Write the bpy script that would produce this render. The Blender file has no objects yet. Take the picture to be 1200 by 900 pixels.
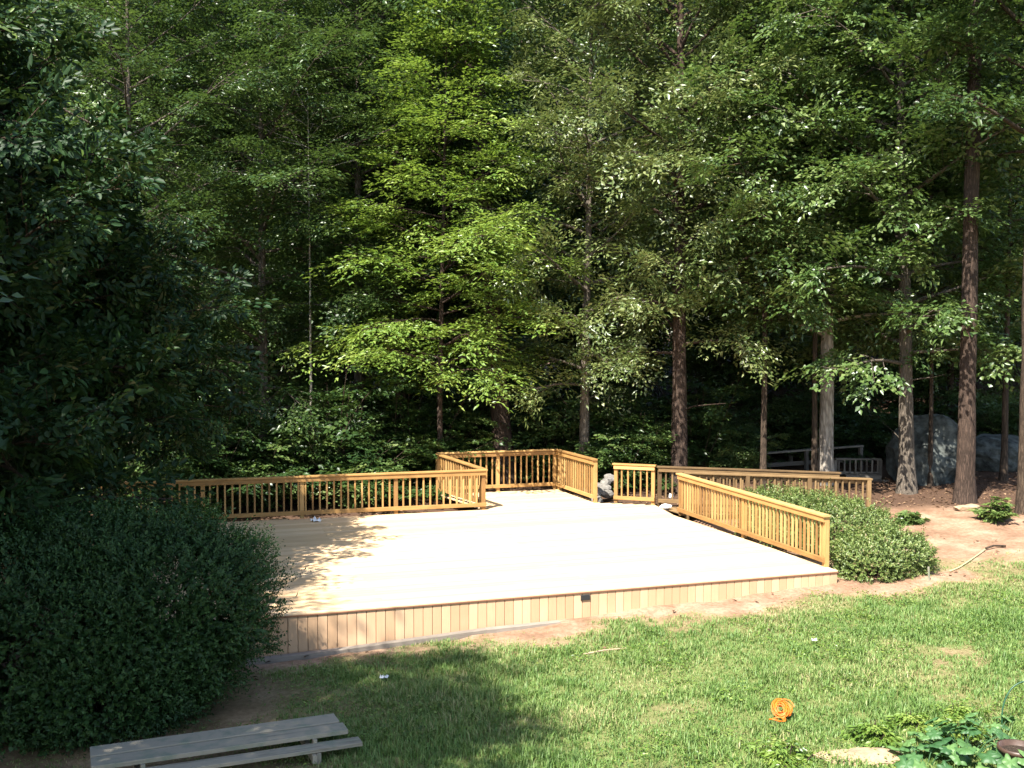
import bpy, math, random
import numpy as np
from mathutils import Vector, Matrix

SC = bpy.context.scene
COL = SC.collection
R = math.radians

# ------------------------------------------------------------------ camera
cam_d = bpy.data.cameras.new("camera")
cam_d.lens = 37.5
cam_d.sensor_width = 36.0
cam_d.clip_start = 0.1
cam_d.clip_end = 1500
cam = bpy.data.objects.new("camera", cam_d)
COL.objects.link(cam)
cam.location = (0, 0, 3.95)
cam.rotation_euler = (R(90 - 2.29), 0, 0)
SC.camera = cam

# ------------------------------------------------------------------ light
SUN_EL = 52.0
SUN_TO = Vector((-0.50, -0.87, 0)).normalized()          # horizontal direction towards the sun
world = bpy.data.worlds.new("World")
SC.world = world
world.use_nodes = True
wn = world.node_tree
bg = wn.nodes["Background"]
sky = wn.nodes.new("ShaderNodeTexSky")
sky.sky_type = 'NISHITA'
sky.sun_disc = False
sky.sun_elevation = R(SUN_EL)
sky.sun_rotation = math.atan2(SUN_TO.x, SUN_TO.y)
wn.links.new(sky.outputs[0], bg.inputs[0])
bg.inputs[1].default_value = 0.10
sun_d = bpy.data.lights.new("sun", 'SUN')
sun_d.energy = 5.0
sun_d.angle = R(0.53)
sun_d.color = (1.0, 0.95, 0.86)
sun = bpy.data.objects.new("sun", sun_d)
COL.objects.link(sun)
sun.location = (-20, -25, 45)
to_sun = Vector((SUN_TO.x * math.cos(R(SUN_EL)), SUN_TO.y * math.cos(R(SUN_EL)), math.sin(R(SUN_EL))))
sun.rotation_euler = to_sun.to_track_quat('Z', 'Y').to_euler()

SC.view_settings.view_transform = 'Standard'
SC.view_settings.look = 'None'
SC.view_settings.exposure = 1.9
SC.view_settings.gamma = 1.0
SC.cycles.max_bounces = 6
SC.cycles.diffuse_bounces = 4
SC.cycles.glossy_bounces = 2
SC.cycles.transmission_bounces = 4
SC.cycles.sample_clamp_indirect = 4.0

# ------------------------------------------------------------------ helpers
def tag(o, label=None, cat=None, group=None, kind=None):
    if label: o["label"] = label
    if cat: o["category"] = cat
    if group: o["group"] = group
    if kind: o["kind"] = kind
    return o

def empty(name, loc, label=None, cat=None, group=None):
    o = bpy.data.objects.new(name, None)
    o.empty_display_size = 0.2
    o.location = loc
    COL.objects.link(o)
    return tag(o, label, cat, group)

def link(name, me, parent=None, loc=(0, 0, 0)):
    o = bpy.data.objects.new(name, me)
    COL.objects.link(o)
    o.location = loc
    if parent is not None: o.parent = parent
    return o

def vnoise(x, y, scale, seed=0):
    """smooth value noise in 0..1 on numpy arrays"""
    rs = np.random.RandomState(seed)
    G = rs.rand(128, 128)
    X = np.asarray(x) / scale + 1000.37; Y = np.asarray(y) / scale + 1000.71
    xi = np.floor(X).astype(int); yi = np.floor(Y).astype(int)
    fx = X - xi; fy = Y - yi
    fx = fx * fx * (3 - 2 * fx); fy = fy * fy * (3 - 2 * fy)
    a = G[xi % 128, yi % 128]; b = G[(xi + 1) % 128, yi % 128]
    c = G[xi % 128, (yi + 1) % 128]; d = G[(xi + 1) % 128, (yi + 1) % 128]
    return (a * (1 - fx) + b * fx) * (1 - fy) + (c * (1 - fx) + d * fx) * fy

def sstep(a, b, x):
    t = np.clip((x - a) / (b - a), 0, 1)
    return t * t * (3 - 2 * t)

def ground_z(x, y):
    x = np.asarray(x, float); y = np.asarray(y, float)
    z = -0.45 + 0.035 * np.clip(x, -14, 16) + 0.02 * (np.clip(y, 4, 60) - 18)
    z = z + 0.10 * (vnoise(x, y, 3.1, 5) - 0.5) * sstep(15, 20, y + 0.0 * x) + 0.04 * (vnoise(x, y, 0.9, 6) - 0.5)
    far = sstep(32, 70, y)
    z = z + far * (3.2 * sstep(-5, 25, x) + 1.0)
    return z

def gz(x, y): return float(ground_z(x, y))

def mesh_np(name, V, tris=None, quads=None, mat=None, tint=None, smooth=False):
    me = bpy.data.meshes.new(name)
    V = np.asarray(V, np.float32)
    me.vertices.add(len(V))
    me.vertices.foreach_set("co", V.ravel())
    faces = []
    if tris is not None and len(tris): faces.append((np.asarray(tris, np.int32), 3))
    if quads is not None and len(quads): faces.append((np.asarray(quads, np.int32), 4))
    nl = sum(f.size for f, _ in faces); nf = sum(len(f) for f, _ in faces)
    me.loops.add(nl); me.polygons.add(nf)
    me.loops.foreach_set("vertex_index", np.concatenate([f.ravel() for f, _ in faces]))
    starts = []; tot = []; s = 0
    for f, k in faces:
        starts.append(np.arange(len(f)) * k + s); tot.append(np.full(len(f), k)); s += f.size
    me.polygons.foreach_set("loop_start", np.concatenate(starts).astype(np.int32))
    try: me.polygons.foreach_set("loop_total", np.concatenate(tot).astype(np.int32))
    except Exception: pass
    if smooth: me.polygons.foreach_set("use_smooth", np.ones(nf, bool))
    if tint is not None:
        a = me.attributes.new("tint", 'FLOAT', 'POINT')
        a.data.foreach_set("value", np.asarray(tint, np.float32))
    me.update(calc_edges=True)
    if mat: me.materials.append(mat)
    return me

# ------------------------------------------------------------------ materials
def new_mat(name):
    m = bpy.data.materials.new(name); m.use_nodes = True
    nt = m.node_tree
    return m, nt, nt.nodes["Principled BSDF"]

def N(nt, typ, **kw):
    n = nt.nodes.new(typ)
    for k, v in kw.items():
        if hasattr(n, k) and k not in ("inputs",): setattr(n, k, v)
    return n

def ramp(nt, stops):
    n = nt.nodes.new("ShaderNodeValToRGB")
    e = n.color_ramp.elements
    e[0].position, e[0].color = stops[0][0], (*stops[0][1], 1)
    e[1].position, e[1].color = stops[-1][0], (*stops[-1][1], 1)
    for p, c in stops[1:-1]:
        x = e.new(p); x.color = (*c, 1)
    return n

def noise(nt, scale, detail=4, rough=0.55, vec=None):
    n = nt.nodes.new("ShaderNodeTexNoise")
    n.inputs["Scale"].default_value = scale; n.inputs["Detail"].default_value = detail
    n.inputs["Roughness"].default_value = rough
    if vec is not None: nt.links.new(vec, n.inputs["Vector"])
    return n

def mixc(nt, fac, a, b, mode='MIX'):
    n = nt.nodes.new("ShaderNodeMix"); n.data_type = 'RGBA'; n.blend_type = mode
    for val, idx in ((fac, 0), (a, 6), (b, 7)):
        if hasattr(val, "links") or hasattr(val, "is_output"): nt.links.new(val, n.inputs[idx])
        elif idx == 0: n.inputs[0].default_value = val
        else: n.inputs[idx].default_value = (*val, 1)
    return n.outputs[2]

def bump(nt, h, strength, dist, target):
    b = nt.nodes.new("ShaderNodeBump"); b.inputs["Strength"].default_value = strength
    b.inputs["Distance"].default_value = dist
    nt.links.new(h, b.inputs["Height"]); nt.links.new(b.outputs[0], target.inputs["Normal"])

def wood(name, dark, mid, light, rough=0.7, grain=1.0, gscale=22, bstr=0.35, patch=None):
    m, nt, p = new_mat(name)
    tc = N(nt, "ShaderNodeTexCoord"); oi = N(nt, "ShaderNodeObjectInfo")
    off = N(nt, "ShaderNodeVectorMath", operation='SCALE')
    off.inputs[0].default_value = (17.3, 9.1, 5.7); nt.links.new(oi.outputs["Random"], off.inputs["Scale"])
    add = N(nt, "ShaderNodeVectorMath", operation='ADD')
    nt.links.new(tc.outputs["Object"], add.inputs[0]); nt.links.new(off.outputs[0], add.inputs[1])
    mp = N(nt, "ShaderNodeMapping"); mp.inputs["Scale"].default_value = (0.06, 1, 1)
    nt.links.new(add.outputs[0], mp.inputs[0])
    n1 = noise(nt, gscale * 3, 6, 0.65, mp.outputs[0])
    n2 = noise(nt, 3.0, 3, 0.5, add.outputs[0])
    r = ramp(nt, [(0.25, dark), (0.5, mid), (0.75, light)])
    ad = N(nt, "ShaderNodeMath", operation='MULTIPLY_ADD'); ad.inputs[1].default_value = 0.45; 
    nt.links.new(oi.outputs["Random"], ad.inputs[0])
    s = N(nt, "ShaderNodeMath", operation='MULTIPLY_ADD'); s.inputs[1].default_value = 0.55 * grain
    nt.links.new(n1.outputs[0], s.inputs[0]); nt.links.new(ad.outputs[0], s.inputs[2])
    q = N(nt, "ShaderNodeMath", operation='MULTIPLY_ADD'); q.inputs[1].default_value = 0.35
    nt.links.new(n2.outputs[0], q.inputs[0]); q.inputs[2].default_value = -0.17
    nt.links.new(q.outputs[0], ad.inputs[2])
    nt.links.new(s.outputs[0], r.inputs[0])
    colr = r.outputs[0]
    if patch:
        n3 = noise(nt, 4.5, 5, 0.6, add.outputs[0])
        rr = ramp(nt, [(0.5, (0, 0, 0)), (0.66, (1, 1, 1))]); nt.links.new(n3.outputs[0], rr.inputs[0])
        colr = mixc(nt, rr.outputs[0], colr, patch)
    nt.links.new(colr, p.inputs["Base Color"])
    p.inputs["Roughness"].default_value = rough
    p.inputs["Specular IOR Level"].default_value = 0.25
    bump(nt, n1.outputs[0], bstr, 0.004, p)
    return m

def leaf(name, stops, trans, rough=0.5, tfac=0.35, spec=0.4, var=0.25):
    m, nt, p = new_mat(name)
    at = N(nt, "ShaderNodeAttribute"); at.attribute_name = "tint"
    oi = N(nt, "ShaderNodeObjectInfo")
    ma = N(nt, "ShaderNodeMath", operation='MULTIPLY_ADD'); ma.inputs[1].default_value = var
    sub = N(nt, "ShaderNodeMath", operation='ADD'); sub.inputs[1].default_value = -var / 2
    nt.links.new(oi.outputs["Random"], ma.inputs[0]); nt.links.new(at.outputs["Fac"], ma.inputs[2])
    nt.links.new(ma.outputs[0], sub.inputs[0])
    r = ramp(nt, stops); nt.links.new(sub.outputs[0], r.inputs[0])
    nt.links.new(r.outputs[0], p.inputs["Base Color"])
    p.inputs["Roughness"].default_value = rough
    p.inputs["Specular IOR Level"].default_value = spec
    tr = N(nt, "ShaderNodeBsdfTranslucent")
    tcol = mixc(nt, 0.6, r.outputs[0], trans)
    nt.links.new(tcol, tr.inputs[0])
    mx = N(nt, "ShaderNodeMixShader"); mx.inputs[0].default_value = tfac
    nt.links.new(p.outputs[0], mx.inputs[1]); nt.links.new(tr.outputs[0], mx.inputs[2])
    nt.links.new(mx.outputs[0], nt.nodes["Material Output"].inputs[0])
    return m

def bark(name, dark, light, scale=6.0):
    m, nt, p = new_mat(name)
    tc = N(nt, "ShaderNodeTexCoord")
    mp = N(nt, "ShaderNodeMapping"); mp.inputs["Scale"].default_value = (1, 1, 0.18)
    nt.links.new(tc.outputs["Object"], mp.inputs[0])
    v = N(nt, "ShaderNodeTexVoronoi"); v.feature = 'DISTANCE_TO_EDGE'; v.inputs["Scale"].default_value = scale * 3
    n = noise(nt, scale * 2, 8, 0.7, mp.outputs[0])
    w = N(nt, "ShaderNodeVectorMath", operation='MULTIPLY_ADD'); w.inputs[1].default_value = (0.12,) * 3
    nt.links.new(n.outputs["Color"], w.inputs[0]); nt.links.new(mp.outputs[0], w.inputs[2])
    nt.links.new(w.outputs[0], v.inputs["Vector"])
    n2 = noise(nt, 1.3, 4, 0.6, tc.outputs["Object"])
    mu = N(nt, "ShaderNodeMath", operation='MULTIPLY'); mu.inputs[1].default_value = 3.0
    nt.links.new(v.outputs[0], mu.inputs[0])
    av = N(nt, "ShaderNodeMath", operation='MULTIPLY_ADD'); av.inputs[1].default_value = 0.6
    nt.links.new(mu.outputs[0], av.inputs[0])
    hm = N(nt, "ShaderNodeMath", operation='MULTIPLY'); hm.inputs[1].default_value = 0.7
    nt.links.new(n2.outputs[0], hm.inputs[0]); nt.links.new(hm.outputs[0], av.inputs[2])
    r = ramp(nt, [(0.2, dark), (0.85, light)]); nt.links.new(av.outputs[0], r.inputs[0])
    nt.links.new(r.outputs[0], p.inputs["Base Color"])
    p.inputs["Roughness"].default_value = 0.9; p.inputs["Specular IOR Level"].default_value = 0.15
    bump(nt, av.outputs[0], 0.9, 0.03, p)
    return m

def plain(name, c, rough=0.6, nscale=20, var=0.15, spec=0.4, metal=0.0):
    m, nt, p = new_mat(name)
    tc = N(nt, "ShaderNodeTexCoord")
    n = noise(nt, nscale, 5, 0.6, tc.outputs["Object"])
    lo = tuple(x * (1 - var) for x in c); hi = tuple(min(1, x * (1 + var)) for x in c)
    r = ramp(nt, [(0.3, lo), (0.7, hi)]); nt.links.new(n.outputs[0], r.inputs[0])
    nt.links.new(r.outputs[0], p.inputs["Base Color"])
    p.inputs["Roughness"].default_value = rough; p.inputs["Specular IOR Level"].default_value = spec
    p.inputs["Metallic"].default_value = metal
    bump(nt, n.outputs[0], 0.2, 0.01, p)
    return m

M = {}
M['rail'] = wood('treated_pine', (0.18, 0.095, 0.032), (0.315, 0.178, 0.06), (0.42, 0.258, 0.1), 0.65)
M['rail_old_shade'] = wood('aged_shaded_pine', (0.055, 0.034, 0.017), (0.125, 0.077, 0.034), (0.215, 0.138, 0.062), 0.8)  # aged ramp wood, darkened further to put dappled shade into its colour
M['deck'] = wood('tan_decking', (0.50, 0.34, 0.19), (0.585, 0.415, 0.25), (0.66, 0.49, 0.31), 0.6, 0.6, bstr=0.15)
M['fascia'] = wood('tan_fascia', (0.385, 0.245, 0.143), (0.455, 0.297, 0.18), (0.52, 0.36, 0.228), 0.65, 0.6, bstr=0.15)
M['trim'] = wood('brown_edge', (0.13, 0.06, 0.035), (0.2, 0.095, 0.05), (0.26, 0.13, 0.07), 0.7)
M['grey_wood'] = wood('weathered_grey_wood', (0.02, 0.016, 0.011), (0.115, 0.098, 0.074), (0.26, 0.228, 0.172), 0.85, 2.2, 7, 1.0, patch=(0.17, 0.18, 0.13))
M['timber'] = wood('grey_timber', (0.09, 0.075, 0.06), (0.17, 0.145, 0.12), (0.26, 0.22, 0.18), 0.9)
M['far_wood'] = wood('silvered_wood', (0.09, 0.078, 0.066), (0.16, 0.14, 0.115), (0.23, 0.2, 0.165), 0.85)
M['bark_brown'] = bark('brown_bark', (0.02, 0.014, 0.011), (0.082, 0.055, 0.041))
M['bark_grey'] = bark('grey_bark', (0.04, 0.033, 0.026), (0.165, 0.135, 0.105))
M['bark_pale'] = bark('pale_bark', (0.13, 0.11, 0.09), (0.42, 0.37, 0.31), 4)
M['bark_dark'] = bark('dark_bark', (0.02, 0.015, 0.011), (0.085, 0.06, 0.042))
M['lf_bright'] = leaf('bright_green_leaf', [(0, (0.038, 0.085, 0.012)), (0.5, (0.125, 0.205, 0.036)), (1, (0.245, 0.30, 0.07))], (0.22, 0.32, 0.03), 0.38, 0.36, 0.55)
M['lf_olive'] = leaf('olive_green_leaf', [(0, (0.045, 0.078, 0.02)), (0.5, (0.105, 0.14, 0.042)), (0.92, (0.19, 0.205, 0.08)), (1, (0.2, 0.13, 0.05))], (0.17, 0.21, 0.045), 0.36, 0.28, 0.6)
M['lf_mid'] = leaf('mid_green_leaf', [(0, (0.028, 0.062, 0.016)), (0.5, (0.075, 0.125, 0.034)), (1, (0.165, 0.205, 0.07))], (0.14, 0.22, 0.03), 0.36, 0.3, 0.6)
M['lf_dark'] = leaf('deep_green_leaf', [(0, (0.012, 0.032, 0.009)), (0.5, (0.028, 0.06, 0.015)), (1, (0.075, 0.112, 0.028))], (0.11, 0.18, 0.03), 0.4, 0.28, 0.5)
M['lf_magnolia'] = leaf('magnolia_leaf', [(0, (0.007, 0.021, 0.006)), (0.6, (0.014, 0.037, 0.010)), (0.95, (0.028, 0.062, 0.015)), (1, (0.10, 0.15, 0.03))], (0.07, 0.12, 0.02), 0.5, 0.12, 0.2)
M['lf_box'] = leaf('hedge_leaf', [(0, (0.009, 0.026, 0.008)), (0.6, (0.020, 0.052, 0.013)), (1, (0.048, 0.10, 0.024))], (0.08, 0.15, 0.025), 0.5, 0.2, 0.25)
M['lf_azalea'] = leaf('azalea_leaf', [(0, (0.045, 0.08, 0.02)), (0.6, (0.105, 0.155, 0.038)), (0.92, (0.18, 0.22, 0.065)), (1, (0.2, 0.15, 0.075))], (0.13, 0.2, 0.035), 0.45, 0.25, 0.4)
M['grass'] = leaf('grass_blade', [(0, (0.05, 0.11, 0.022)), (0.5, (0.112, 0.195, 0.046)), (0.85, (0.19, 0.25, 0.078)), (1, (0.33, 0.29, 0.14))], (0.2, 0.3, 0.05), 0.5, 0.3, 0.3)
M['litter'] = leaf('dry_leaf', [(0, (0.045, 0.026, 0.015)), (0.5, (0.11, 0.062, 0.034)), (1, (0.25, 0.16, 0.095))], (0.2, 0.12, 0.06), 0.8, 0.1, 0.2)
M['garden_leaf'] = leaf('broad_garden_leaf', [(0, (0.03, 0.085, 0.028)), (0.5, (0.055, 0.13, 0.04)), (1, (0.11, 0.2, 0.06))], (0.12, 0.24, 0.05), 0.5, 0.3, 0.4)
M['white'] = plain('white_scrap', (0.75, 0.75, 0.73), 0.6)
M['stone'] = plain('grey_stone', (0.15, 0.14, 0.125), 0.9, 9, 0.4, 0.2)
M['blue_stone'] = plain('blue_grey_stone', (0.06, 0.066, 0.06), 0.95, 5.0, 0.75, 0.2)
M['tan_stone'] = plain('tan_stone', (0.27, 0.19, 0.12), 0.9, 9, 0.3, 0.2)
M['orange'] = plain('orange_plastic', (0.5, 0.115, 0.008), 0.45, 40, 0.1)
M['black'] = plain('black_plastic', (0.02, 0.02, 0.02), 0.5, 40, 0.2)
M['dark_brown'] = plain('brown_ceramic', (0.055, 0.032, 0.022), 0.45, 14, 0.3)
M['green_wire'] = plain('green_coated_wire', (0.015, 0.06, 0.03), 0.4, 40, 0.1)
M['stick'] = plain('dry_stick', (0.3, 0.22, 0.14), 0.9, 20, 0.3)
M['hose'] = plain('yellow_green_hose', (0.42, 0.42, 0.2), 0.6, 40, 0.1)

# ground sheet material: three zones from vertex masks
m, nt, p = new_mat('ground_cover')
gt = N(nt, "ShaderNodeTexCoord")
a1 = N(nt, "ShaderNodeAttribute"); a1.attribute_name = "grass"
a2 = N(nt, "ShaderNodeAttribute"); a2.attribute_name = "litter"
nA = noise(nt, 1.2, 6, 0.6, gt.outputs["Object"]); nB = noise(nt, 14, 6, 0.7, gt.outputs["Object"]); nC = noise(nt, 60, 4, 0.7, gt.outputs["Object"])
soil1 = ramp(nt, [(0.3, (0.18, 0.107, 0.066)), (0.5, (0.285, 0.178, 0.116)), (0.7, (0.40, 0.275, 0.19))])
nt.links.new(nA.outputs[0], soil1.inputs[0])
soil2 = ramp(nt, [(0.35, (0.55, 0.5, 0.45)), (0.6, (1, 1, 1))]); nt.links.new(nB.outputs[0], soil2.inputs[0])
soil = mixc(nt, 0.75, soil1.outputs[0], soil2.outputs[0], 'MULTIPLY')
gr = ramp(nt, [(0.3, (0.08, 0.10, 0.03)), (0.55, (0.14, 0.16, 0.055)), (0.75, (0.24, 0.19, 0.10))]); nt.links.new(nB.outputs[0], gr.inputs[0])
litter_shade = ramp(nt, [(0.3, (0.035, 0.02, 0.014)), (0.55, (0.085, 0.05, 0.032)), (0.72, (0.17, 0.11, 0.075))]); nt.links.new(nC.outputs[0], litter_shade.inputs[0])  # brown leaf litter, its colour darkened to carry the tree shade too
c1 = mixc(nt, a1.outputs["Fac"], soil, gr.outputs[0])
c2 = mixc(nt, a2.outputs["Fac"], c1, litter_shade.outputs[0])
nt.links.new(c2, p.inputs["Base Color"])
p.inputs["Roughness"].default_value = 0.95; p.inputs["Specular IOR Level"].default_value = 0.1
bm_ = N(nt, "ShaderNodeMath", operation='ADD'); nt.links.new(nB.outputs[0], bm_.inputs[0]); nt.links.new(nC.outputs[0], bm_.inputs[1])
bump(nt, bm_.outputs[0], 0.7, 0.03, p)
M['ground'] = m

# ------------------------------------------------------------------ deck frame of reference (metres)
U = Vector((0.9485, 0.3168, 0)).normalized()       # along the front edge, to the right
W = Vector((-U.y, U.x, 0))                         # towards the back
FR = Vector((5.62, 18.30, 0))                      # front right corner of the deck top
def st(s, t, z=0): return FR + U * s + W * t + Vector((0, 0, z))
def to_st(x, y):
    d = Vector((x, y, 0)) - FR
    return d.dot(U), d.dot(W)

def lawn_edge(x): return 15.6 + 0.29 * x
def masks(x, y):
    e = lawn_edge(x) + 0.8 * (vnoise(x, y, 1.1, 21) - 0.5) + 0.7 * (vnoise(x, y, 0.3, 22) - 0.5)
    g = 1 - sstep(-1.3, 0.45, y - e) * (0.45 + 0.55 * sstep(-0.25, 0.35, y - e))
    bare = sstep(0.56, 0.95, vnoise(x, y, 1.5, 23) * 0.5 + vnoise(x, y, 0.45, 24) * 0.3 + vnoise(x, y, 0.16, 28) * 0.2)
    g = g * (1 - 0.85 * bare)
    # worn earth by the hedge and along the shaded left edge
    w = sstep(-1.6, -3.4, x - 0.35 * (13.5 - y) + 1.2 * (vnoise(x, y, 0.8, 25) - 0.5))
    g = g * (1 - 0.75 * w)
    # a sprinkle of green on the bank to the right
    g = np.maximum(g, 0.55 * sstep(6, 7.5, x) * sstep(20.5, 18.6, y) * sstep(0.5, 0.65, vnoise(x, y, 0.8, 26)))
    d = y - (23.3 + 0.1 * x) + 1.8 * (vnoise(x, y, 1.7, 27) - 0.5)  # litter edge, also placed to paint the shade line under the trees
    l = sstep(-0.8, 0.8, d)
    l = np.maximum(l, sstep(-5.8, -7.0, x))
    return g, l

def build_ground():
    def axis(lo, hi, f0, f1, fine, grow=1.25):
        a = list(np.arange(f0, f1, fine)); s = fine
        while a[-1] < hi: s *= grow; a.append(a[-1] + s)
        s = fine
        while a[0] > lo: s *= grow; a.insert(0, a[0] - s)
        return np.array(a)
    xs = axis(-400, 400, -9, 14, 0.12); ys = axis(-120, 700, 9.5, 30, 0.12)
    X, Y = np.meshgrid(xs, ys, indexing='ij')
    Z = ground_z(X, Y)
    g, l = masks(X, Y)
    soil = (1 - g) * (1 - l)
    Z = Z + 0.05 * soil * (vnoise(X, Y, 0.35, 31) - 0.5) + 0.03 * (vnoise(X, Y, 0.18, 32) - 0.5)
    nx, ny = X.shape
    i = np.arange(nx * ny).reshape(nx, ny)
    q = np.stack([i[:-1, :-1], i[1:, :-1], i[1:, 1:], i[:-1, 1:]], -1).reshape(-1, 4)
    me = mesh_np("ground", np.stack([X, Y, Z], -1).reshape(-1, 3), quads=q, mat=M['ground'], smooth=True)
    for nm, arr in (("grass", g), ("litter", l)):
        a = me.attributes.new(nm, 'FLOAT', 'POINT'); a.data.foreach_set("value", arr.ravel().astype(np.float32))
    tag(link("ground", me), "gently sloping ground of lawn, bare soil and leaf litter", kind="structure")
build_ground()

# ------------------------------------------------------------------ boards
_board_cache = {}
def board_mesh(L, w, h, mat, ch=0.004):
    key = (round(L, 3), round(w, 4), round(h, 4), mat.name)
    if key in _board_cache: return _board_cache[key]
    c = min(ch, w * 0.2, h * 0.2); y, z = w / 2, h / 2
    prof = [(-y + c, -z), (y - c, -z), (y, -z + c), (y, z - c), (y - c, z), (-y + c, z), (-y, z - c), (-y, -z + c)]
    V = [(x, a, b) for x in (-L / 2, L / 2) for a, b in prof]
    F = [(k, k + 8, (k + 1) % 8 + 8, (k + 1) % 8) for k in range(8)]
    me = bpy.data.meshes.new("board")
    me.from_pydata(V, [], F + [tuple(range(8)), tuple(range(15, 7, -1))])
    me.materials.append(mat); me.update()
    _board_cache[key] = me
    return me

def board(name, p0, p1, w, h, mat, parent=None, roll=0.0, side=None):
    """a sawn board from p0 to p1 (centre line); w across, h up"""
    p0, p1 = Vector(p0), Vector(p1)
    d = p1 - p0; L = d.length; d.normalize()
    if side is None:
        side = Vector((0, 0, 1)).cross(d) if abs(d.z) < 0.95 else W.copy()
    side = (side - d * side.dot(d)).normalized()
    up = d.cross(side)
    rot = Matrix((d, side, up)).transposed().to_4x4()
    if roll: rot = rot @ Matrix.Rotation(roll, 4, 'X')
    o = bpy.data.objects.new(name, board_mesh(L, w, h, mat)); COL.objects.link(o)
    base = parent.location if parent is not None else Vector((0, 0, 0))
    o.matrix_local = Matrix.Translation((p0 + p1) / 2 - base) @ rot
    if parent is not None:
        o.parent = parent
    return o

rnd = random.Random(7)
# ------------------------------------------------------------------ the deck
def P2(x, y): return Vector((x, y, 0))
LR0, LR1 = P2(-8.75, 22.45), P2(-0.62, 24.9)          # left railing line
BB0, BB1 = P2(-1.92, 27.45), P2(1.19, 28.4)           # back of the bay
FE = P2(2.02, 26.0)                                   # end of the bay's right flank
RB = P2(3.80, 24.15)                                  # far end of the right railing
RK = P2(3.45, 25.65)                                  # back corner by the ramp
poly = [to_st(*v[:2]) for v in (LR0, LR1, BB0, BB1, FE, RK, RB)]
sl = poly[0][0]
outline = [(sl, 0), (0, 0), (0.0, to_st(*RB[:2])[1]), poly[5], poly[4], poly[3], poly[2], poly[1], poly[0]]

deck = empty("deck", st(sl / 2, 5, gz(0, 20)), "wide tan plank deck with board skirt, bleached by sun beside the lawn", "deck")
def row(t):
    xs = []
    n = len(outline)
    for k in range(n):
        (s0, t0), (s1, t1) = outline[k], outline[(k + 1) % n]
        if (t0 - t) * (t1 - t) < 0: xs.append(s0 + (s1 - s0) * (t - t0) / (t1 - t0))
    xs.sort(); return xs
PW, GAP = 0.14, 0.006
tmax = max(b for _, b in outline)
k = 0
while True:
    t = -0.02 + PW / 2 + k * (PW + GAP)
    if t + PW / 2 > tmax + 0.1: break
    xs = row(max(0.003, t))
    for a, b in zip(xs[::2], xs[1::2]):
        if b - a < 0.3: continue
        # boards are butted at staggered joints
        cuts = [a] + sorted(c for c in (a + (b - a) * (0.36 if k % 2 else 0.64),) if 1 < c - a and 1 < b - c) + [b]
        for c0, c1 in zip(cuts, cuts[1:]):
            z = -0.014 + rnd.uniform(-0.0015, 0.0015)
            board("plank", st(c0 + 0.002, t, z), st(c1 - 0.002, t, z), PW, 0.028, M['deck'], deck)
    k += 1
# front skirt boards, from the trim down into the soil
k = 0; s = -0.07
while s > sl:
    g = st(s, 0); zb = gz(g.x, g.y) - 0.06
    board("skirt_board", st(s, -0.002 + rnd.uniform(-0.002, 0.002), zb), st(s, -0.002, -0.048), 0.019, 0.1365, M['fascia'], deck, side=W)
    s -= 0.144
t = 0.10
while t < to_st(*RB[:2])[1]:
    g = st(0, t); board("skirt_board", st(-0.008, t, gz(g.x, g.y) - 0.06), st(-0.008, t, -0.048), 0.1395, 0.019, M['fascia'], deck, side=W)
    t += 0.144
board("edge_trim", st(sl, -0.018, -0.0395), st(0.012, -0.018, -0.0395), 0.022, 0.020, M['trim'], deck)
board("edge_trim", st(0.006, 0.0, -0.0395), st(0.006, to_st(*RB[:2])[1], -0.0395), 0.022, 0.020, M['trim'], deck)
for t in (1.0, 3.5, 6.0, 8.5):
    board("joist", st(sl + 0.2, t, -0.13), st(-0.2 - (0 if t < 5 else 0.0), t, -0.13), 0.04, 0.19, M['timber'], deck)
ob = board("outlet_box", st(-4.78, -0.018, -0.115), st(-4.63, -0.018, -0.115), 0.03, 0.085, M['black'], deck)
board("outlet_cover", Vector((-0.06, -0.019, 0.0)), Vector((-0.004, -0.019, 0.0)), 0.008, 0.06, M['trim'], ob)
board("outlet_cover", Vector((0.004, -0.019, 0.0)), Vector((0.06, -0.019, 0.0)), 0.008, 0.06, M['grey_wood'], ob)
for o in list(ob.children): o.location = o.location + ob.location * 0 if False else o.location
# timber edging at the foot of the skirt
def seg_thing(name, label, cat, pts, w, h, mat, piece):
    e = empty(name, pts[0], label, cat)
    for a, b in zip(pts, pts[1:]): board(piece, a, b, w, h, mat, e)
    return e
pts = []
for s in (-10.9, -8.6, -6.4, -5.2):
    g = st(s, -0.16); pts.append(Vector((g.x, g.y, gz(g.x, g.y) + 0.012 - 0.02 * max(0, s + 6.5))))
seg_thing("edging_timber", "grey weathered edging timbers laid in a line along the foot of the deck skirt", "edging", pts, 0.13, 0.10, M['timber'], "timber")

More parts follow.
